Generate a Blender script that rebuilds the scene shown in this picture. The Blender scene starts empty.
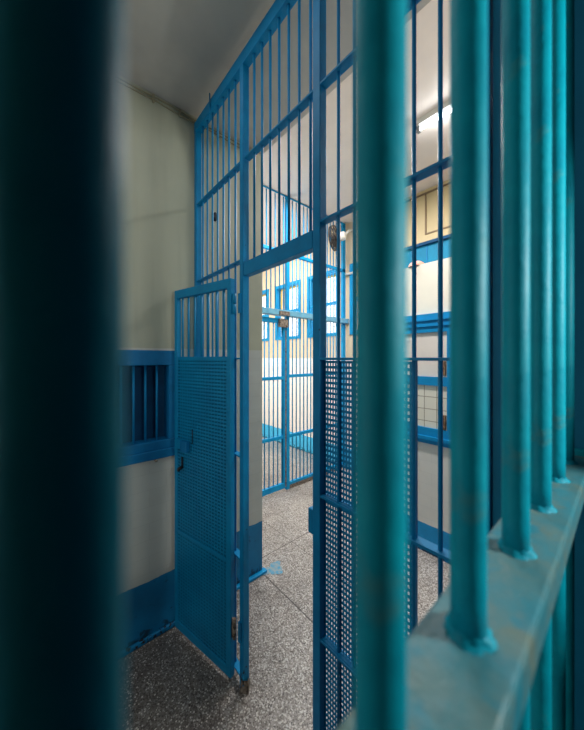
import bpy, math, random
from mathutils import Vector, Matrix
random.seed(7)
S = bpy.context.scene
C = bpy.context.collection
H = 1.7

# ------------------------------------------------------------------ materials
def lin(r, g, b):
    f = lambda v: (v/255/12.92) if v/255 <= 0.04045 else ((v/255+0.055)/1.055)**2.4
    return (f(r), f(g), f(b), 1.0)

class NT:
    def __init__(s, name):
        s.m = bpy.data.materials.new(name); s.m.use_nodes = True
        s.n = s.m.node_tree.nodes; s.l = s.m.node_tree.links
        s.b = s.n['Principled BSDF']
        tc = s.n.new('ShaderNodeTexCoord'); s.obj = tc.outputs['Object']
    def put(s, sock, v):
        if isinstance(v, (int, float, tuple)): sock.default_value = v
        else: s.l.new(v, sock)
    def noise(s, scale, detail=4, rough=.55, vec=None, dist=0):
        n = s.n.new('ShaderNodeTexNoise'); s.put(n.inputs['Vector'], vec or s.obj)
        n.inputs['Scale'].default_value = scale; n.inputs['Detail'].default_value = detail
        n.inputs['Roughness'].default_value = rough; n.inputs['Distortion'].default_value = dist
        return n.outputs['Fac']
    def ramp(s, fac, stops, interp='LINEAR'):
        r = s.n.new('ShaderNodeValToRGB'); s.put(r.inputs['Fac'], fac)
        r.color_ramp.interpolation = interp
        e = r.color_ramp.elements
        while len(e) < len(stops): e.new(0.5)
        for q, (p, c) in zip(e, stops):
            q.position = p; q.color = c if isinstance(c, tuple) else (c, c, c, 1)
        return r.outputs['Color']
    def mix(s, fac, a, b, mode='MIX'):
        m = s.n.new('ShaderNodeMix'); m.data_type = 'RGBA'; m.blend_type = mode
        s.put(m.inputs[0], fac); s.put(m.inputs[6], a); s.put(m.inputs[7], b)
        return m.outputs[2]
    def math(s, op, a, b=0.0, clamp=False):
        m = s.n.new('ShaderNodeMath'); m.operation = op; m.use_clamp = clamp
        s.put(m.inputs[0], a); s.put(m.inputs[1], b); return m.outputs[0]
    def xyz(s):
        x = s.n.new('ShaderNodeSeparateXYZ'); s.l.new(s.obj, x.inputs[0]); return x.outputs
    def comb(s, x, y, z):
        c = s.n.new('ShaderNodeCombineXYZ')
        for i, v in enumerate((x, y, z)): s.put(c.inputs[i], v)
        return c.outputs[0]
    def bump(s, h, strength=.3, dist=.01):
        b = s.n.new('ShaderNodeBump'); s.put(b.inputs['Height'], h)
        b.inputs['Strength'].default_value = strength; b.inputs['Distance'].default_value = dist
        s.l.new(b.outputs[0], s.b.inputs['Normal'])
    def done(s, col, rough=.5, spec=.5, metal=0):
        s.put(s.b.inputs['Base Color'], col); s.put(s.b.inputs['Roughness'], rough)
        s.b.inputs['Specular IOR Level'].default_value = spec; s.b.inputs['Metallic'].default_value = metal
        return s.m

def paint(name, col, dark=None, chips=True, foot=False, rough=.38, chip_th=.70):
    t = NT(name)
    dark = dark or tuple(c*.75 for c in col[:3]) + (1,)
    base = t.mix(t.ramp(t.noise(9, 5), [(.35, 0.0), (.7, 1.0)]), col, dark)
    if chips:
        n = t.noise(38, 3, .6)
        if foot:
            z = t.xyz()[2]
            n = t.math('ADD', n, t.math('MULTIPLY', t.math('SUBTRACT', .42, z, True), .42))
        base = t.mix(t.ramp(n, [(chip_th, 0.0), (chip_th+.03, 1.0)]), base, lin(38, 26, 20))
    t.bump(t.noise(60, 3), .12, .004)
    return t.done(base, rough+.08, .25)

M = {}
M['blue'] = paint('blue_gloss_paint', lin(0, 134, 188), lin(0, 120, 172), chips=False)
M['blue_post'] = paint('blue_post_paint', lin(0, 134, 188), lin(0, 118, 170), foot=True, chip_th=.74)
M['blue_gate'] = paint('blue_gate_paint', lin(0, 136, 184), lin(0, 122, 170), chips=False)
M['blue_hall'] = paint('blue_hall_paint', lin(0, 150, 204), lin(0, 130, 188), chips=False)
M['blue_deep'] = paint('deep_blue_paint', lin(0, 116, 170), lin(0, 102, 154), chips=False, rough=.45)
M['blue_frame'] = paint('frame_blue_paint', lin(0, 132, 186), lin(0, 118, 170), chips=False, rough=.45)
M['blue_pillar'] = paint('dark_blue_paint', lin(0, 120, 156), lin(0, 108, 142), chips=False, rough=.5)
M['lock_rail'] = paint('pale_blue_metal', lin(112, 168, 190), lin(84, 146, 176), chips=False, rough=.4)
M['kerb'] = paint('kerb_paint', lin(0, 116, 164), lin(0, 92, 140), foot=True, chip_th=.72)
M['recess_shade'] = paint('recess_shade_blue', lin(0, 72, 112), lin(0, 56, 92), chips=False, rough=.6)  # darker blue puts the shade of the window recess into the colour
M['black'] = NT('black_metal').done(lin(14, 14, 16), .5)
M['rust'] = NT('rust'); M['rust'] = M['rust'].done(M['rust'].mix(M['rust'].ramp(M['rust'].noise(60), [(.35, 0.0), (.65, 1.0)]), lin(58, 42, 34), lin(150, 138, 124)), .8)
M['yellow'] = NT('yellow_paint').done(lin(226, 184, 40), .5)
M['brown'] = NT('brown_latch'); M['brown'] = M['brown'].done(M['brown'].mix(M['brown'].ramp(M['brown'].noise(90), [(.4, 0.0), (.6, 1.0)]), lin(64, 44, 34), lin(140, 112, 84)), .6)
M['white_metal'] = NT('white_enamel').done(lin(206, 206, 198), .4)
M['grey_metal'] = NT('grey_metal').done(lin(120, 122, 120), .4)
M['fan_dark'] = NT('fan_dark').done(lin(44, 40, 38), .5)
M['pink'] = NT('pink_plastic').done(lin(184, 124, 104), .6)
M['cable'] = NT('cable_sheath').done(lin(150, 142, 116), .7)

# teal bars of the cell front
t = NT('teal_gloss_paint')
c0 = t.mix(t.ramp(t.noise(22, 4), [(.35, 0.0), (.7, 1.0)]), lin(0, 158, 176), lin(0, 142, 164))
c0 = t.mix(t.math('MULTIPLY', t.ramp(t.noise(16, 4, .6), [(.62, 0.0), (.72, 1.0)]), .35), c0, lin(120, 130, 80))
t.bump(t.noise(45, 3), .35, .004)
M['teal'] = t.done(c0, .5, .18)
# worn sill of the cell front
t = NT('worn_teal_paint')
c0 = t.mix(t.ramp(t.noise(26, 6, .62), [(.36, 0.0), (.64, 1.0)]), lin(52, 122, 134), lin(88, 122, 122))
c0 = t.mix(t.math('MULTIPLY', t.ramp(t.noise(19, 5, .6, dist=.6), [(.54, 0.0), (.68, 1.0)]), .6), c0, lin(118, 116, 88))
c0 = t.mix(t.math('MULTIPLY', t.ramp(t.noise(31, 3, .6, dist=.3), [(.56, 0.0), (.66, 1.0)]), .7), c0, lin(4, 122, 142))
t.bump(t.noise(70, 5), .5, .004)
M['sill'] = t.done(c0, .45)

def wall_mat(name, axis, blue_h, tile_h, plaster, tile, step=None, blue=lin(0, 122, 172)):
    """plaster above, faintly jointed painted tiles below tile_h, blue painted base below blue_h"""
    t = NT(name); X, Y, Z = t.xyz(); u = Y if axis == 'y' else X
    big = t.noise(1.3, 5, .6); sm = t.noise(7, 4)
    drip = t.noise(3.0, 3, .5, vec=t.comb(t.math('MULTIPLY', X, 6.0), t.math('MULTIPLY', Y, 6.0), t.math('MULTIPLY', Z, .5)))
    pl = t.mix(t.ramp(big, [(.35, 0.0), (.7, 1.0)]), plaster, tuple(c*.86 for c in plaster[:3])+(1,))
    pl = t.mix(t.math('MULTIPLY', t.ramp(drip, [(.5, 0.0), (.8, 1.0)]), .35), pl, tuple(c*.72 for c in plaster[:3])+(1,))
    br = t.n.new('ShaderNodeTexBrick'); t.l.new(t.comb(u, Z, 0.0), br.inputs['Vector'])
    br.inputs['Scale'].default_value = 1; br.inputs['Brick Width'].default_value = .2; br.inputs['Row Height'].default_value = .1
    br.inputs['Mortar Size'].default_value = .002; br.inputs['Mortar Smooth'].default_value = .6
    br.inputs['Color1'].default_value = tile; br.inputs['Color2'].default_value = tuple(c*.965 for c in tile[:3])+(1,)
    br.inputs['Mortar'].default_value = tuple(c*.88 for c in tile[:3])+(1,)
    tl = t.mix(t.math('MULTIPLY', t.ramp(sm, [(.45, 0.0), (.75, 1.0)]), .25), br.outputs['Color'], tuple(c*.8 for c in tile[:3])+(1,))
    wob = t.math('MULTIPLY', t.math('SUBTRACT', t.noise(9, 2), .5), .02)
    zz = t.math('ADD', Z, wob)
    if name == 'hall_wall': pl = t.mix(t.math('GREATER_THAN', X, -2.03), pl, t.mix(sm, lin(188, 170, 130), lin(178, 160, 118)))
    col = t.mix(t.math('LESS_THAN', Z, tile_h), pl, tl)
    bh = blue_h
    if step: bh = t.math('ADD', blue_h, t.math('MULTIPLY', t.math('GREATER_THAN', Y, step[0]), step[1]))
    bl = t.mix(t.ramp(sm, [(.35, 0.0), (.7, 1.0)]), blue, tuple(c*.8 for c in blue[:3])+(1,))
    dirt = t.math('MULTIPLY', t.ramp(t.math('ADD', t.noise(22, 5, .65), t.math('MULTIPLY', t.math('SUBTRACT', .09, Z, True), 3.0)), [(.62, 0.0), (.72, 1.0)]), .8)
    bl = t.mix(dirt, bl, lin(24, 34, 44))
    col = t.mix(t.math('LESS_THAN', zz, bh), col, bl)
    t.bump(t.math('ADD', t.math('MULTIPLY', br.outputs['Fac'], t.math('LESS_THAN', Z, tile_h)), t.math('MULTIPLY', sm, .4)), .12, .004)
    return t.done(col, .5, .4)
M['wall_left'] = wall_mat('corridor_wall', 'y', .352, 1.76, lin(182, 182, 160), lin(196, 198, 190), step=(.8, .06))
M['wall_back'] = wall_mat('hall_wall', 'x', .29, 1.70, lin(226, 206, 176), lin(246, 240, 232), blue=lin(80, 204, 252))
M['wall_div'] = wall_mat('divider_wall', 'x', .25, .96, lin(214, 210, 194), lin(214, 212, 204), blue=lin(0, 142, 200))
M['wall_plain'] = wall_mat('plain_wall', 'x', .3, .31, lin(214, 208, 190), lin(214, 208, 190))
M['wall_dark'] = NT('dark_cell_wall').done(lin(40, 52, 60), .8, .2)  # dark colour put in to cut light bounced onto the nearest bar
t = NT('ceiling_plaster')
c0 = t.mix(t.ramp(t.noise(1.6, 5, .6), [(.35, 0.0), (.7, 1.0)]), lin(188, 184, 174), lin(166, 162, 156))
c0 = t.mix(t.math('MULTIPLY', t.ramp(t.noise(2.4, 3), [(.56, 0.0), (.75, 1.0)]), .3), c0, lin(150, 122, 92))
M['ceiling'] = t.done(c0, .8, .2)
t = NT('hall_ceiling_plaster')
M['ceiling_hall'] = t.done(t.mix(t.ramp(t.noise(2.0, 5, .6), [(.35, 0.0), (.7, 1.0)]), lin(226, 214, 204), lin(214, 204, 196)), .8, .2)

# terrazzo
t = NT('terrazzo'); X, Y, Z = t.xyz()
def vor(scale):
    v = t.n.new('ShaderNodeTexVoronoi'); t.l.new(t.obj, v.inputs['Vector']); v.inputs['Scale'].default_value = scale
    s = t.n.new('ShaderNodeSeparateColor'); t.l.new(v.outputs['Color'], s.inputs[0]); return s.outputs[0], v.outputs['Distance']
r1, d1 = vor(165); r2, d2 = vor(95)
chip = t.ramp(r1, [(0, lin(104, 96, 90)), (.16, lin(140, 133, 126)), (.42, lin(160, 153, 147)), (.66, lin(178, 172, 166)), (.86, lin(222, 218, 212))], 'CONSTANT')
big = t.ramp(r2, [(0, lin(52, 46, 43)), (.07, lin(140, 133, 124)), (.74, lin(196, 190, 182))], 'CONSTANT')
sel = t.math('MULTIPLY', t.math('LESS_THAN', d2, .40), t.math('ADD', t.math('LESS_THAN', r2, .07), t.math('GREATER_THAN', r2, .74)), True)
dirt = t.ramp(t.noise(2.6, 6, .65), [(.42, 0.0), (.72, 1.0)])
worn = t.ramp(t.math('SUBTRACT', t.math('ADD', 1.25, t.math('MULTIPLY', X, -.28)), t.math('ADD', t.math('MULTIPLY', Y, 1.0), t.math('MULTIPLY', t.noise(4, 4), .55))), [(.15, 0.0), (.75, 1.0)])  # darkens the floor colour towards the viewer and the left
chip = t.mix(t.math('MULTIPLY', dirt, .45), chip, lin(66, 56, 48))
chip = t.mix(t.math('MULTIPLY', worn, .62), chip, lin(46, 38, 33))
c0 = t.mix(t.math('MULTIPLY', sel, .85), chip, big)
spots = t.math('MULTIPLY', t.ramp(t.noise(17, 3, .5), [(.66, 0.0), (.72, 1.0)]), .6)
c0 = t.mix(spots, c0, lin(34, 30, 28))
wob = t.math('MULTIPLY', t.math('SUBTRACT', t.noise(14, 3), .5), .012)
def joint(v, at, w): return t.math('LESS_THAN', t.math('ABSOLUTE', t.math('SUBTRACT', t.math('ADD', v, wob), at)), w)
j = t.math('ADD', joint(Y, 1.325, .005), t.math('MULTIPLY', t.math('GREATER_THAN', Y, 1.33), t.math('ADD', joint(X, -2.03, .004), t.math('ADD', joint(X, -.6, .004), joint(Y, 1.76, .003)))), True)
c0 = t.mix(t.math('MULTIPLY', j, .8), c0, lin(48, 42, 40))
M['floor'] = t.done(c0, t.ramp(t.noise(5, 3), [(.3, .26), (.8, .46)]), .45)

t = NT('glazed_tiles'); X, Y, Z = t.xyz()
br = t.n.new('ShaderNodeTexBrick'); t.l.new(t.comb(X, Z, 0.0), br.inputs['Vector']); br.offset = 0
br.inputs['Scale'].default_value = 1; br.inputs['Brick Width'].default_value = .105; br.inputs['Row Height'].default_value = .105
br.inputs['Mortar Size'].default_value = .003
br.inputs['Color1'].default_value = lin(226, 222, 206); br.inputs['Color2'].default_value = lin(220, 215, 198); br.inputs['Mortar'].default_value = lin(150, 140, 122)
M['tiles'] = t.done(br.outputs['Color'], .25)
t = NT('painted_glass')
t.bump(t.noise(50, 3), .25, .004)
M['painted_glass'] = t.done(t.mix(t.noise(8), lin(226, 218, 208), lin(212, 204, 194)), .22)
# clear pane
g = NT('clear_glass'); g.n.remove(g.b)
out = [n for n in g.n if n.type == 'OUTPUT_MATERIAL'][0]
tr = g.n.new('ShaderNodeBsdfTransparent'); gl = g.n.new('ShaderNodeBsdfGlossy'); gl.inputs['Roughness'].default_value = .05
mx = g.n.new('ShaderNodeMixShader'); mx.inputs[0].default_value = .06
g.l.new(tr.outputs[0], mx.inputs[1]); g.l.new(gl.outputs[0], mx.inputs[2]); g.l.new(mx.outputs[0], out.inputs[0])
M['glass'] = g.m
e = NT('fluorescent_tube'); e.b.inputs['Emission Color'].default_value = (.86, .93, 1, 1); e.b.inputs['Emission Strength'].default_value = 14
M['tube'] = e.done((1, 1, 1, 1), .5)

# ------------------------------------------------------------------ mesh helpers
class MB:
    def __init__(s): s.v = []; s.f = []; s.sm = []
    def box(s, x0, x1, y0, y1, z0, z1):
        b = len(s.v)
        s.v += [(x, y, z) for z in (z0, z1) for y in (y0, y1) for x in (x0, x1)]
        for q in ((0, 2, 3, 1), (4, 5, 7, 6), (0, 1, 5, 4), (2, 6, 7, 3), (0, 4, 6, 2), (1, 3, 7, 5)):
            s.f.append(tuple(b+i for i in q)); s.sm.append(False)
        return s
    def tube(s, pts, r, n=12, cap=True):
        """swept round section; r a number or one per point"""
        pts = [Vector(p) for p in pts]; b = len(s.v); k = len(pts)
        rs = r if isinstance(r, (list, tuple)) else [r]*k
        ref = None
        for i, p in enumerate(pts):
            d = (pts[min(i+1, k-1)] - pts[max(i-1, 0)]).normalized()
            if ref is None:
                ref = Vector((0, 0, 1)) if abs(d.z) < .9 else Vector((1, 0, 0))
            a = d.cross(ref).normalized(); c = a.cross(d).normalized(); ref = c
            for q in range(n):
                th = 2*math.pi*q/n
                s.v.append(tuple(p + a*math.cos(th)*rs[i] + c*math.sin(th)*rs[i]))
        for i in range(k-1):
            for q in range(n):
                s.f.append((b+i*n+q, b+i*n+(q+1) % n, b+(i+1)*n+(q+1) % n, b+(i+1)*n+q)); s.sm.append(True)
        if cap:
            s.f.append(tuple(b+q for q in range(n))[::-1]); s.sm.append(False)
            s.f.append(tuple(b+(k-1)*n+q for q in range(n))); s.sm.append(False)
        return s
    def lathe(s, prof, n=24, center=(0, 0, 0), jitter=0):
        b = len(s.v)
        for r, z in prof:
            for q in range(n):
                th = 2*math.pi*q/n; rr = r*(1+random.uniform(-jitter, jitter))
                s.v.append((center[0]+rr*math.cos(th), center[1]+rr*math.sin(th), center[2]+z*(1+random.uniform(-jitter, jitter))))
        for i in range(len(prof)-1):
            for q in range(n):
                s.f.append((b+i*n+q, b+i*n+(q+1) % n, b+(i+1)*n+(q+1) % n, b+(i+1)*n+q)); s.sm.append(True)
        return s
    def build(s, name, mat, parent=None, bevel=0, mw=None):
        me = bpy.data.meshes.new(name); me.from_pydata(s.v, [], s.f)
        me.polygons.foreach_set('use_smooth', s.sm); me.update()
        if mat: me.materials.append(mat)
        o = bpy.data.objects.new(name, me); C.objects.link(o)
        if parent: o.parent = parent
        if mw is not None: o.matrix_world = mw
        if bevel:
            m = o.modifiers.new('edge', 'BEVEL'); m.width = bevel; m.segments = 2; m.limit_method = 'ANGLE'
        return o

def B(*a): return MB().box(*a)

def perf(w, h, pu, pv, hu, hv):
    """sheet in local XZ punched with a grid of rectangular holes"""
    nu = int(w/pu); nv = int(h/pv); mu = (w-nu*pu)/2; mv = (h-nv*pv)/2
    us = [0.0]; vs = [0.0]
    for i in range(nu): us += [mu+i*pu+(pu-hu)/2, mu+i*pu+(pu+hu)/2]
    for i in range(nv): vs += [mv+i*pv+(pv-hv)/2, mv+i*pv+(pv+hv)/2]
    us.append(w); vs.append(h)
    m = MB(); k = len(us)
    m.v = [(u, 0, v) for v in vs for u in us]
    for j in range(len(vs)-1):
        for i in range(k-1):
            if i % 2 and j % 2: continue
            m.f.append((j*k+i, j*k+i+1, (j+1)*k+i+1, (j+1)*k+i)); m.sm.append(False)
    return m

def tag(o, label, cat, group=None, kind=None):
    o['label'] = label; o['category'] = cat
    if group: o['group'] = group
    if kind: o['kind'] = kind
    return o
def thing(name, label, cat, loc=(0, 0, 0), rz=0, group=None, kind=None):
    o = bpy.data.objects.new(name, None); C.objects.link(o); o.empty_display_size = .1
    o.location = loc; o.rotation_euler = (0, 0, rz)
    return tag(o, label, cat, group, kind)
def struct(o, label, cat): return tag(o, label, cat, None, 'structure')
def copy_at(src, dx=0, dy=0, dz=0, kids=True):
    c = src.copy(); C.objects.link(c); c.parent = src.parent
    c.location = (src.location.x+dx, src.location.y+dy, src.location.z+dz)
    if kids:
        for ch in src.children:
            d = ch.copy(); C.objects.link(d); d.parent = c
    return c

# ------------------------------------------------------------------ setting
WX = -1.89          # face of the left corridor wall
WE = 1.33           # where it ends
CZ = 3.31           # corridor ceiling
HZ = 3.80           # hall ceiling
BY = 3.63           # back wall
PY = .777           # front face of the barred partition

struct(B(-6.4, 1.4, -1.7, 4.0, -.1, 0).build('floor', M['floor']), 'speckled terrazzo floor of the corridor and hall', 'floor')
struct(B(-2.2, 1.4, -1.7, WE, CZ, CZ+.12).build('ceiling', M['ceiling']), 'grey plaster ceiling of the dim corridor in front', 'ceiling')
struct(B(-6.4, 1.4, WE-.1, 4.0, HZ, HZ+.1).build('ceiling_hall', M['ceiling_hall']), 'pale plaster ceiling of the bright hall behind the bars', 'ceiling')
struct(B(-6.4, 1.4, WE-.1, WE, CZ+.12, HZ).build('wall_lintel', M['wall_plain']), 'upright step between the low corridor ceiling and the hall ceiling', 'wall')

def wall_open(name, mat, axis, p0, p1, u0, u1, z0, z1, holes):
    us = sorted({u0, u1, *[h[0] for h in holes], *[h[1] for h in holes]})
    m = MB()
    for a, b in zip(us, us[1:]):
        zs = [z0]
        for h in sorted(holes, key=lambda h: h[2]):
            if h[0] <= a+1e-6 and h[1] >= b-1e-6: zs += [h[2], h[3]]
        zs.append(z1)
        for k in range(0, len(zs), 2):
            if axis == 'y': m.box(p0, p1, a, b, zs[k], zs[k+1])
            else: m.box(a, b, p0, p1, zs[k], zs[k+1])
    return m.build(name, mat)

W1 = (.16, .664, 1.082, 1.747)
struct(wall_open('wall_left', M['wall_left'], 'y', WX-.3, WX, -1.7, WE, 0, CZ, [W1]), 'cream corridor wall with blue painted base behind the open gate', 'wall')
struct(B(-6.4, WX-.3, WE-.1, WE, 0, HZ).build('wall_alcove', M['wall_plain']), 'hall wall running back from the end of the corridor wall', 'wall')
struct(B(-6.4, -6.2, WE, BY, 0, HZ).build('wall_far', M['wall_plain']), 'far end wall of the hall beyond the second bars', 'wall')
wins = [(-5.62, -4.91), (-4.685, -3.925), (-3.75, -3.01), (-2.80, -2.06)]
WZ0, WZ1 = 2.06, 3.15
struct(wall_open('wall_back', M['wall_back'], 'x', BY, BY+.22, -6.4, 1.4, 0, HZ, [(a, b, WZ0, WZ1) for a, b in wins]), 'cream back wall of the hall with high windows and blue base', 'wall')
struct(B(1.2, 1.4, -1.7, .95, 0, HZ).build('wall_cell', M['wall_dark']), 'cell wall beside the viewer, coloured dark to cut bounced light', 'wall')
struct(B(1.2, 1.4, .95, BY, 0, HZ).build('wall_right', M['wall_plain']), 'plain wall closing the hall on the right', 'wall')
struct(B(-2.1, 1.4, -1.8, -1.7, 0, CZ).build('wall_front', M['wall_plain']), 'plain wall closing the corridor behind the viewer', 'wall')
struct(B(-.2, 1.2, .785, .95, 0, CZ).build('wall_pillar', M['blue_pillar']), 'dark blue painted wall end where both rows of bars meet', 'wall')
struct(B(WX, WX+.022, -1.7, PY-.01, 0, .03).build('baseboard_left', M['kerb'], bevel=.008), 'low dirty blue kerb along the foot of the corridor wall by the gate', 'baseboard')
struct(B(WX-.02, WX+.03, PY+.05, WE+.03, 0, .022).build('baseboard_far', M['blue_hall'], bevel=.006), 'low pale blue kerb at the foot of the corridor wall past the bars', 'baseboard')
# painted patch on the floor at the wall corner
m = MB(); ring = []
for k in range(26):
    a = 2*math.pi*k/26; r = .07*(1+.25*math.sin(3*a+1)+.12*math.sin(7*a))
    ring.append((-1.86+r*.9*math.cos(a), 1.42+r*1.2*math.sin(a), .0025))
m.v = ring; m.f = [tuple(range(26))]; m.sm = [False]
t = NT('smeared_blue_paint')
pm = t.done(t.mix(t.ramp(t.noise(40, 4), [(.4, 0.0), (.6, 1.0)]), lin(70, 150, 184), lin(146, 160, 160)), .5)
tag(m.build('paint_patch', pm), 'smeared pale blue paint patch on the floor at the wall corner', 'paint', kind='stuff')

# recessed barred window
# window in the left wall
def bars_window():
    y0, y1, z0, z1 = W1
    w = struct(bpy.data.objects.new('window_1', None), 'small recessed blue window with upright bars in the corridor wall', 'window'); C.objects.link(w)
    oy0, oy1, oz0, oz1 = .2, .612, 1.19, 1.655
    D = M['blue_deep']
    B(WX-.14, WX+.006, y0, y1, oz1, z1).build('frame_head', D, w, .004)
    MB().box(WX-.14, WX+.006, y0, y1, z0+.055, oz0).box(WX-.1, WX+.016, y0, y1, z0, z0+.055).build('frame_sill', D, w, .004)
    B(WX-.14, WX+.006, y0, oy0, oz0, oz1).build('frame_jamb', D, w, .004)
    B(WX-.14, WX+.006, oy1, y1, oz0, oz1).build('frame_jamb', D, w, .004)
    sh = MB()
    for k in range(7):
        a = oy0+(oy1-oy0)*k/7; sh.box(WX-.125-(.004 if k % 2 else 0), WX-.085-(.004 if k % 2 else 0), a+.001, a+(oy1-oy0)/7-.001, oz0, oz1)
    sh.build('shutter', M['recess_shade'], w)
    B(WX-.18, WX-.14, y0, y1, z0, z1).build('back_board', M['recess_shade'], w)
    b = MB().tube([(WX-.03, .2235, oz0), (WX-.03, .2235, oz1)], .0065).build('bar', M['blue'], w)
    for k in range(1, 6): copy_at(b, dy=.0655*k)
    MB().tube([(WX+.01, .53, z0-.006), (WX+.02, .53, z0-.006), (WX+.024, .54, z0-.01)], .006, 8).build('catch', M['rust'], w)
bars_window()

# high windows of the back wall
for k, (a, b) in enumerate(wins):
    w = struct(bpy.data.objects.new('window_%d' % (k+2), None), ['high bright window on the back wall, farthest from the fan', 'high bright window on the back wall, second toward the fan', 'high bright window on the back wall just left of the fan', 'high blue framed window right of the fan'][k], 'window'); C.objects.link(w)
    f = .055; y0, y1 = BY-.02, BY+.1
    MB().box(a, a+f, y0, y1, WZ0, WZ1).box(b-f, b, y0, y1, WZ0, WZ1).box(a+f, b-f, y0, y1, WZ1-f, WZ1).box(a+f, b-f, y0, y1, WZ0, WZ0+f).build('frame', M['blue_hall'], w, .004)
    B(a+f, b-f, BY+.01, BY+.07, 2.585, 2.63).build('transom', M['blue_hall'], w)
    B(a+f, b-f, BY+.045, BY+.05, WZ0+f, WZ1-f).build('pane', M['glass'], w)
    br = B(a+f+.07, a+f+.082, BY+.12, BY+.132, WZ0, WZ1).build('bar', M['grey_metal'], w)
    for q in range(1, 6): copy_at(br, dx=.1*q)
    MB().box(a+f, a+f+.014, BY+.09, BY+.115, 2.64, WZ1-f).box(a+f, b-f, BY+.09, BY+.115, WZ1-f-.03, WZ1-f).build('yellow_lath', M['yellow'], w)['label'] = 'yellow strip behind the upper pane'

# blue band and panel joints high on the back wall (right side)
tr = struct(B(-2.0, 1.2, BY-.012, BY, 2.86, 3.10).build('trim_1', M['blue_pillar']), 'blue painted band high on the back wall above the low divider', 'trim')
B(-2.0, 1.2, BY-.05, BY-.012, 3.10, 3.135).build('ledge', M['recess_shade'], tr)
for x in (-1.80, -1.62, -1.44, -1.26): B(x, x+.012, BY-.018, BY-.012, 2.86, 3.10).build('batten', M['blue_deep'], tr)
t2 = struct(MB().box(-2.0, 1.2, BY-.02, BY, HZ-.06, HZ-.045).box(-1.64, 1.2, BY-.012, BY, 3.235, 3.25).box(-1.64, -1.625, BY-.012, BY, 3.25, HZ-.06).build('trim_2', NT('panel_joint').done(lin(116, 96, 70), .6)), 'thin brown panel joints on the upper back wall', 'trim')

# low divider with blue framed glazing in the hall
DY = 2.55
struct(B(-1.62, 1.2, DY, DY+.1, 0, 2.53).build('wall_divider', M['wall_div']), 'low white divider wall with blue window in the hall', 'wall')
w = struct(bpy.data.objects.new('window_6', None), 'blue framed glazed panel set in the low divider wall', 'window'); C.objects.link(w)
D = M['blue_frame']
MB().box(-1.6, -.90, DY-.035, DY, 1.92, 2.08).box(-1.6, -.90, DY-.05, DY-.035, 2.02, 2.035).box(-1.6, -.90, DY-.05, DY-.035, 1.97, 1.98).build('frame_head', D, w)
MB().box(-1.6, -.96, DY-.035, DY, 1.465, 1.54).build('frame_rail', D, w)
MB().box(-1.6, -.90, DY-.035, DY, .965, 1.10).box(-1.6, -.90, DY-.055, DY-.035, 1.0, 1.03).build('frame_sill', D, w)
MB().box(-.96, -.90, DY-.035, DY, 1.10, 1.92).build('frame_stile', D, w)
MB().box(-1.6, -1.55, DY-.035, DY, 1.10, 1.92).build('frame_stile', D, w)
B(-1.55, -.96, DY-.012, DY-.002, 1.54, 1.92).build('pane', M['painted_glass'], w)['label'] = 'white frosted upper pane'
B(-1.55, -.96, DY-.012, DY-.002, 1.10, 1.465).build('tiled_panel', M['tiles'], w)['label'] = 'white tiled lower panel'
for z in (1.555, 1.105):
    B(-1.006, -.972, DY-.035, DY-.012, z, z+.12).build('latch', M['brown'], w, .004)
m = MB(); m.lathe([(.001, .05), (.04, .046), (.065, .028), (.075, 0)], 20, (-1.255, DY+.05, 2.53))
tag(m.build('pink_bowl', M['pink']), 'small pinkish rounded bowl peeking over the low divider wall', 'bowl')

# ------------------------------------------------------------------ barred partition across the corridor
P = thing('barred_partition', 'tall blue barred steel partition with mesh panel across the corridor', 'partition')
PB = PY+.037; PC = PY+.019; TOP = 3.262
def post(x0, x1, foot=0):
    return B(x0, x1, PY, PB, foot, TOP).build('post', M['blue_post'], P, .003)
post(WX+.002, -1.852); post(-1.307, -1.272); post(-.776, -.738); post(-.232, -.203)
m = MB(); m.lathe([(.034, 0), (.03, .02), (.024, .06)], 4, (-1.2835, PC, 0)); m.build('foot_plate', M['rust'], P)
B(WX+.002, -.203, PY-.0015, PB+.001, 3.195, TOP+.002).build('top_beam', M['blue'], P, .003)
B(-1.265, -.776, PY-.001, PB, 2.115, 2.184).build('header_beam', M['blue'], P, .003)
def rail(x0, x1, z, t=.009):
    return B(x0, x1, PY+.001, PB-.002, z-t/2, z+t/2).build('rail', M['blue'], P, .0015)
LB = (-1.852, -1.302); MBAY = (-1.265, -.776); RB = (-.738, -.232)
for z in (2.712, 2.205, 1.697, 1.19, .66, .06): rail(*LB, z)
rail(*MBAY, 2.712)
for z in (2.712, 2.205, 1.697, 1.19, .66, .06): rail(*RB, z)
def bar(x, z0, z1):
    return MB().tube([(x, PC, z0), (x, PC, z1)], .006, 10).build('bar', M['blue'], P)
b0 = bar(-1.792, .06, 3.2)
for x in (-1.727, -1.655, -1.586, -1.516, -1.451, -1.380): copy_at(b0, dx=x+1.792)
b1 = bar(-1.198, 2.18, 3.2)
for k in range(1, 7): copy_at(b1, dx=.0655*k)
b2 = bar(-.665, .06, 3.2)
for x in (-.5965, -.528, -.4595, -.391, -.320, -.262): copy_at(b2, dx=x+.665)
def sheet(x0, w, z0, h, y):
    o = perf(w, h, .0122, .0193, .0060, .0098).build('perforated_panel', M['blue'], P); o.location = (x0, y, z0)
    s = o.modifiers.new('thick', 'SOLIDIFY'); s.thickness = .0012; return o
sheet(-.738, .348, .06, 1.63, PC+.008)
B(-.392, -.385, PC-.004, PC+.009, .06, 1.693).build('panel_edge', M['blue'], P)
MB().box(-.803, -.776, PY+.002, PY+.034, 1.03, 1.125).build('latch_keeper', M['blue'], P, .004)
B(-.811, -.803, PY+.036, PY+.05, 1.03, 1.06).build('painted_tab', M['yellow'], P)['label'] = 'small yellow tab behind the latch keeper'
m = MB().tube([(-1.640, PY-.007, 3.14), (-1.640, PY-.007, 3.29)], .004, 8); m.build('hanger_rod', M['blue'], P)
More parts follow.
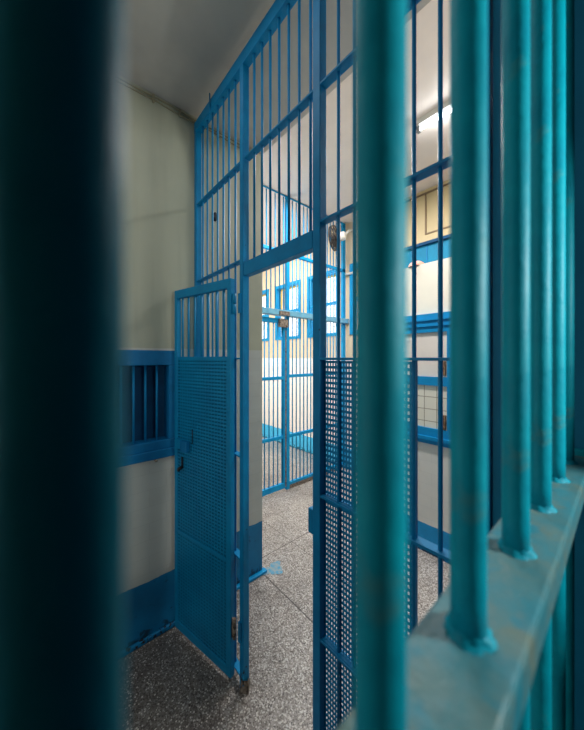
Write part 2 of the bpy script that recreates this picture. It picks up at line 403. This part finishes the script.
# hinge knuckles on the gate post (the fixed halves)
for z in (1.98, .30):
    B(-1.302, -1.285, PY-.012, PY, z-.05, z+.05).build('hinge_plate', M['blue'], P)

# ------------------------------------------------------------------ the open gate
ang = math.atan2(.629-.744, -1.833+1.340)
G = thing('barred_gate', 'narrow blue steel gate with punched panel standing open against the wall', 'gate', (-1.340, .744, .04), ang)
# local x runs from hinge to free edge; local -y points to the partition
L = .506; T = .028; GH = 2.075
gm = M['blue_gate']
def gb(*a, name='stile', mat=None, bevel=.002): return B(*a).build(name, mat or gm, G, bevel)
gb(0, .028, -T, 0, 0, GH); gb(L-.028, L, -T, 0, 0, GH)
gb(.028, L-.028, -T, 0, GH-.05, GH, name='top_rail'); gb(.028, L-.028, -T, 0, 0, .05, name='bottom_rail')
gb(.028, L-.028, -T*.8, -.003, 1.652, 1.668, name='mid_rail')
b0 = MB().tube([(.066, -.014, 1.66), (.066, -.014, GH-.05)], .006, 10).build('bar', gm, G)
for x in (.128, .196, .258, .318, .381, .44): copy_at(b0, dx=x-.066)
o = perf(L-.05, 1.62, .0245, .0193, .0155, .0085).build('perforated_panel', gm, G); o.location = (.025, -.0035, .04)
s = o.modifiers.new('thick', 'SOLIDIFY'); s.thickness = .0012
gb(.028, L-.028, -.018, -.0165, .05, 1.655, name='backing_sheet', mat=M['blue_pillar'], bevel=0)
gb(.028, L-.028, -.0035, .0005, .595, .612, name='seam_strip', bevel=0)
lk = MB().box(.415, .486, 0, .012, 1.11, 1.17).build('lock_plate', gm, G, .002)
MB().box(.35, .415, 0, .024, 1.105, 1.17).build('lock_case', M['blue_deep'], G, .003)
MB().tube([(.417, .006, 1.065), (.417, .006, 1.0)], .005, 8).build('handle', M['black'], G)
MB().tube([(.417, .012, 1.005), (.437, .014, .995), (.445, .012, .98)], .009, 8).build('padlock_hasp', M['black'], G)
MB().tube([(.32, .003, 1.245), (.32, .003, 1.16)], .0022, 6).build('scratch_slot', M['black'], G)
for z in (1.94, .26):
    h = MB().tube([(-.016, -.012, z-.052), (-.016, -.012, z-.002)], .009, 12).tube([(-.016, -.012, z+.002), (-.016, -.012, z+.052)], .009, 12).box(-.016, .004, -.016, -.008, z-.05, z+.05)
    h.build('hinge', M['rust'] if z < .5 else gm, G)

# ------------------------------------------------------------------ second barred screen at the far side of the hall
GX = -2.885
R2 = thing('hall_bar_screen', 'full height blue bar screen across the far side of the bright hall', 'bar screen')
bh = M['blue_hall']
def hb(y0, y1, z0, z1, name, mat=None, x0=GX-.02, x1=GX+.02, bevel=.003): return B(x0, x1, y0, y1, z0, z1).build(name, mat or bh, R2, bevel)
hb(2.40, 2.452, 0, 3.79, 'post'); hb(3.53, 3.60, 0, 3.79, 'post'); hb(1.36, 1.41, 0, 3.79, 'post')
hb(1.36, 3.60, 3.782, 3.798, 'top_rail', x0=GX-.008, x1=GX+.008); hb(1.36, 3.60, 3.035, 3.075, 'rail'); hb(2.452, 3.53, 1.445, 1.485, 'rail'); hb(2.452, 3.53, .665, .705, 'rail')
hb(2.452, 3.53, .05, .085, 'bottom_rail'); hb(2.452, 3.53, 0, .05, 'bottom_strip', M['rust'], bevel=0)
B(GX-.03, GX+.07, 1.36, 3.62, 2.235, 2.305).build('lock_channel', M['lock_rail'], R2, .004)['label'] = 'pale blue horizontal lock channel'
b0 = MB().tube([(GX, 2.515, .05), (GX, 2.515, 3.77)], .008, 10).build('bar', bh, R2)
for k in range(1, 15): copy_at(b0, dy=.068*k)
b0 = MB().tube([(GX, 1.48, 2.3), (GX, 1.48, 3.77)], .008, 10).build('bar', bh, R2)
for k in range(1, 14): copy_at(b0, dy=.068*k)
MB().box(GX+.07, GX+.085, 2.24, 2.40, 2.235, 2.285).build('sliding_bolt', M['rust'], R2)
G2 = thing('hall_bar_gate', 'closed blue barred gate leaf in the far hall screen under the lock channel', 'gate', (GX, 1.42, 0))
def g2(y0, y1, z0, z1, name, mat=None): return B(-.02, .02, y0-1.42, y1-1.42, z0, z1).build(name, mat or bh, G2, .003)
g2(1.42, 1.46, .03, 2.2, 'stile'); g2(2.345, 2.392, .03, 2.2, 'stile')
g2(1.46, 2.345, .03, .10, 'bottom_rail'); g2(1.46, 2.345, 2.14, 2.2, 'top_rail'); g2(1.46, 2.345, 1.425, 1.465, 'rail'); g2(1.46, 2.345, .67, .71, 'rail')
b0 = MB().tube([(0, .1, .09), (0, .1, 2.15)], .008, 10).build('bar', bh, G2)
for k in range(1, 13): copy_at(b0, dy=.068*k)
MB().box(.02, .06, .84, .98, 2.09, 2.19).build('lock_box', M['rust'], G2, .004)
MB().box(.02, .024, .955, .972, .05, 2.05).build('rusty_edge', M['rust'], G2)

# ------------------------------------------------------------------ small fittings in the hall
# wall fan seen nearly edge-on
fn = thing('wall_fan', 'dark round wall fan mounted high by the right end of the hall bars', 'fan', (-2.70, 3.14, 3.39))
nrm = Vector((-.90, -.42, -.10)).normalized()
q = nrm.to_track_quat('Z', 'Y').to_matrix().to_4x4()
def fpart(m, name, mat):
    o = m.build(name, mat, fn); o.matrix_local = q; return o
cage = MB()
def ringpts(r, z, n=40): return [(r*math.cos(2*math.pi*k/n), r*math.sin(2*math.pi*k/n), z) for k in range(n+1)]
for r, z in ((.17, 0), (.165, .03), (.165, -.03), (.12, .052), (.12, -.052), (.06, .06)): cage.tube(ringpts(r, z), .004 if r < .16 else .006, 6, False)
for k in range(28):
    a = 2*math.pi*k/28; ca, sa = math.cos(a), math.sin(a)
    cage.tube([(.04*ca, .04*sa, .062), (.12*ca, .12*sa, .052), (.165*ca, .165*sa, .03), (.17*ca, .17*sa, 0), (.165*ca, .165*sa, -.03), (.12*ca, .12*sa, -.052), (.05*ca, .05*sa, -.06)], .0025, 5, False)
fpart(cage, 'guard', M['fan_dark'])
fpart(MB().tube([(0, 0, -.06), (0, 0, -.09), (0, 0, -.15), (0, 0, -.165)], [.05, .062, .058, .03], 20), 'motor', M['white_metal'])
for k in range(4):
    a0 = k*math.pi/2; bl = MB(); n = 7
    for i in range(n):
        a = a0+1.1*i/(n-1)-.2
        for r in (.03, .09, .15): bl.v.append((r*math.cos(a), r*math.sin(a), .018*(i/(n-1)-.5)*2))
    for i in range(n-1):
        for j in range(2): bl.f.append((i*3+j, i*3+j+1, (i+1)*3+j+1, (i+1)*3+j)); bl.sm.append(True)
    fpart(bl, 'blade', M['fan_dark'])
fpart(MB().lathe([(.001, .035), (.03, .03), (.035, -.06)], 16), 'hub', M['fan_dark'])
MB().tube([(.10, .06, .0), (.06, .25, .16), (-.02, .50, .27), (-.02, .53, .27)], .016, 10).build('bracket_arm', M['white_metal'], fn)
MB().box(-.08, .04, .515, .539, .19, .35).build('mounting_plate', M['brown'], fn, .004)
# pipe stub on the back wall between screen and window
tag(MB().tube([(-2.98, BY-.03, 3.00), (-2.72, BY-.03, 3.00)], .018, 10).build('wall_pipe', M['white_metal']), 'short pale pipe fixed to the back wall below the fan', 'pipe')
# fluorescent batten on hall ceiling
lf = thing('fluorescent_lamp', 'lit white fluorescent batten lamp on the hall ceiling', 'lamp', (-1.22, 2.535, HZ))
B(0, 1.24, -.03, .03, -.05, 0).build('housing', M['white_metal'], lf, .004)
MB().tube([(.03, 0, -.078), (1.21, 0, -.078)], .011, 14).build('tube', M['tube'], lf)
for x in (0, 1.21): B(x, x+.03, -.02, .02, -.10, -.05).build('end_holder', M['grey_metal'], lf, .003)
# cables clipped along the corridor wall under the ceiling
m = MB()
for dz, ph in ((0, 0), (-.022, 1.3)):
    m.tube([(WX+.008, -1.6+i*.06, 3.287+dz+.004*math.sin(i*.9+ph)) for i in range(49)], .004, 6)
cb = m.build('wall_cable', M['cable'])
tag(cb, 'pair of thin cables running along the corridor wall below the ceiling', 'cable')
for y in (-.9, -.3, .25, .52, .68, .95, 1.2): B(WX, WX+.016, y-.006, y+.006, 3.255, 3.297).build('clip', M['cable'], cb)
# black oval fitting on the wall beyond the partition
m = MB(); m.tube([(WX, 0, 0), (WX+.012, 0, 0), (WX+.016, 0, 0)], [.022, .022, .012], 20)
m.v = [(x, .926+y*.75, 2.688+z*1.4) for x, y, z in m.v]
tag(m.build('wall_plug', M['black']), 'small black oval plug high on the corridor wall seen through the bars', 'plug')

# ------------------------------------------------------------------ cell front close to the viewer
FX = -.07; BR = .011; SP = .1157; SZ = 1.514
FG = thing('cell_bar_front', 'teal round steel bars of the near cell front on a worn crossbar', 'bars')
te = M['teal']
def lumpy_bar(y, z0, z1, top):
    m = MB(); pts = []; n = 60
    for i in range(n+1):
        z = z0+(z1-z0)*i/n; pts.append((FX, y, z))
    m.tube(pts, BR, 28); return m.build('bar', te, FG)
ys = [.0025, .1116, .2188, .348, .4705, .597, .711]
b0 = lumpy_bar(0, SZ-.005, CZ, True)
wl = MB().lathe([(BR-.001, .007), (BR+.0012, .005), (BR+.003, .0028), (BR+.0048, -.001)], 26, (FX, 0, SZ), .16); wl.build('weld', te, b0)
b1 = lumpy_bar(0, 0, SZ-.03, False)
for y in ys[1:]:
    copy_at(b0, dy=y); copy_at(b1, dy=y)
b0.location.y = ys[0]; b1.location.y = ys[0]
B(-.0965, -.0405, -1.2, .778, SZ-.031, SZ).build('crossbar', M['sill'], FG, .003)
B(-.105, -.025, .772, .786, SZ-.06, SZ+.012).build('end_plate', te, FG, .003)

# ------------------------------------------------------------------ light
def area(name, loc, rot, sx, sy, power, col=(1, 1, 1)):
    l = bpy.data.lights.new(name, 'AREA'); l.shape = 'RECTANGLE'; l.size = sx; l.size_y = sy; l.energy = power; l.color = col
    o = bpy.data.objects.new(name, l); C.objects.link(o); o.location = loc; o.rotation_euler = rot; return o
w = bpy.data.worlds.new('daylight'); S.world = w; w.use_nodes = True
w.node_tree.nodes['Background'].inputs[0].default_value = (.93, .97, 1, 1); w.node_tree.nodes['Background'].inputs[1].default_value = 3.0
area('hall_batten_light', (-.6, 2.585, HZ-.13), (0, 0, 0), 1.1, .06, 22, (.92, .96, 1))
area('hall_batten_glow', (-.6, 2.585, HZ-.125), (math.pi, 0, 0), 1.1, .03, 4, (.92, .96, 1))
area('hall_wash_fill', (-.9, 1.39, 3.62), (math.radians(40), 0, 0), 1.6, .2, 20, (1, .96, .95)).data.spread = math.radians(100)  # added fill above the lintel, out of view, to brighten divider and back wall
area('hall_left_fill', (-2.0, 2.4, HZ-.08), (0, 0, 0), 1.2, .2, 55, (1, .95, .92))  # unseen extra light added to brighten the left of the hall
area('hall_ceiling_fill', (-.35, 2.0, 2.45), (math.pi, 0, 0), .8, .6, 6, (1, .95, .92))  # added upward fill behind the pillar to whiten the hall ceiling
area('far_room_fill', (-4.4, 2.5, HZ-.08), (0, 0, 0), 1.6, 1.0, 42, (1, .95, .90))  # unseen overhead fill added to brighten the wall beyond the far bars
area('far_room_up_fill', (-4.3, 1.75, 2.3), (math.pi, 0, 0), 1.6, .5, 22, (1, .95, .92))  # added upward fill for the far ceiling, hidden by the corridor wall
area('far_room_low_fill', (-4.6, 1.42, 1.5), (math.radians(90), 0, 0), 1.8, 1.2, 34, (1, .96, .93))  # added fill facing the lower back wall from behind the corridor wall
area('corridor_top_fill', (-1.1, .2, CZ-.03), (0, 0, 0), .9, .8, 3.6, (.95, .98, 1))  # added overhead fill for gate, floor and left wall, no fitting modelled
area('corridor_end_fill', (-1.35, -1.62, 1.75), (math.radians(88), 0, 0), .9, 1.9, 9.5, (.93, .98, 1))  # added fill at the corridor end, lights the partition from the front
sp = bpy.data.lights.new('near_bar_fill', 'SPOT'); sp.energy = 32; sp.spot_size = math.radians(50); sp.spot_blend = .1; sp.shadow_soft_size = .03; sp.color = (.95, 1, .98)  # unseen spot added for the near bars, cone cut to leave the nearest dark
o = bpy.data.objects.new('near_bar_fill', sp); C.objects.link(o); o.location = (.55, .62, 1.92); o.scale = (1, 2.3, 1)
o.rotation_euler = (Vector((-.07, .43, 1.86))-o.location).to_track_quat('-Z', 'Y').to_euler()

# ------------------------------------------------------------------ camera
cam = bpy.data.cameras.new('camera'); co = bpy.data.objects.new('camera', cam); C.objects.link(co)
cam.sensor_fit = 'AUTO'; cam.sensor_width = 36; cam.lens = 290/730*36
cam.shift_y = -7/730
cam.clip_start = .004; cam.clip_end = 50
co.location = (0, 0, H); co.rotation_euler = (math.radians(90), 0, math.radians(49))
cam.dof.use_dof = True; cam.dof.focus_distance = 1.6; cam.dof.aperture_fstop = 3.2
S.camera = co
S.view_settings.view_transform = 'Standard'; S.view_settings.look = 'None'; S.view_settings.exposure = 0
S.cycles.use_denoising = True
S.cycles.max_bounces = 8; S.cycles.diffuse_bounces = 5
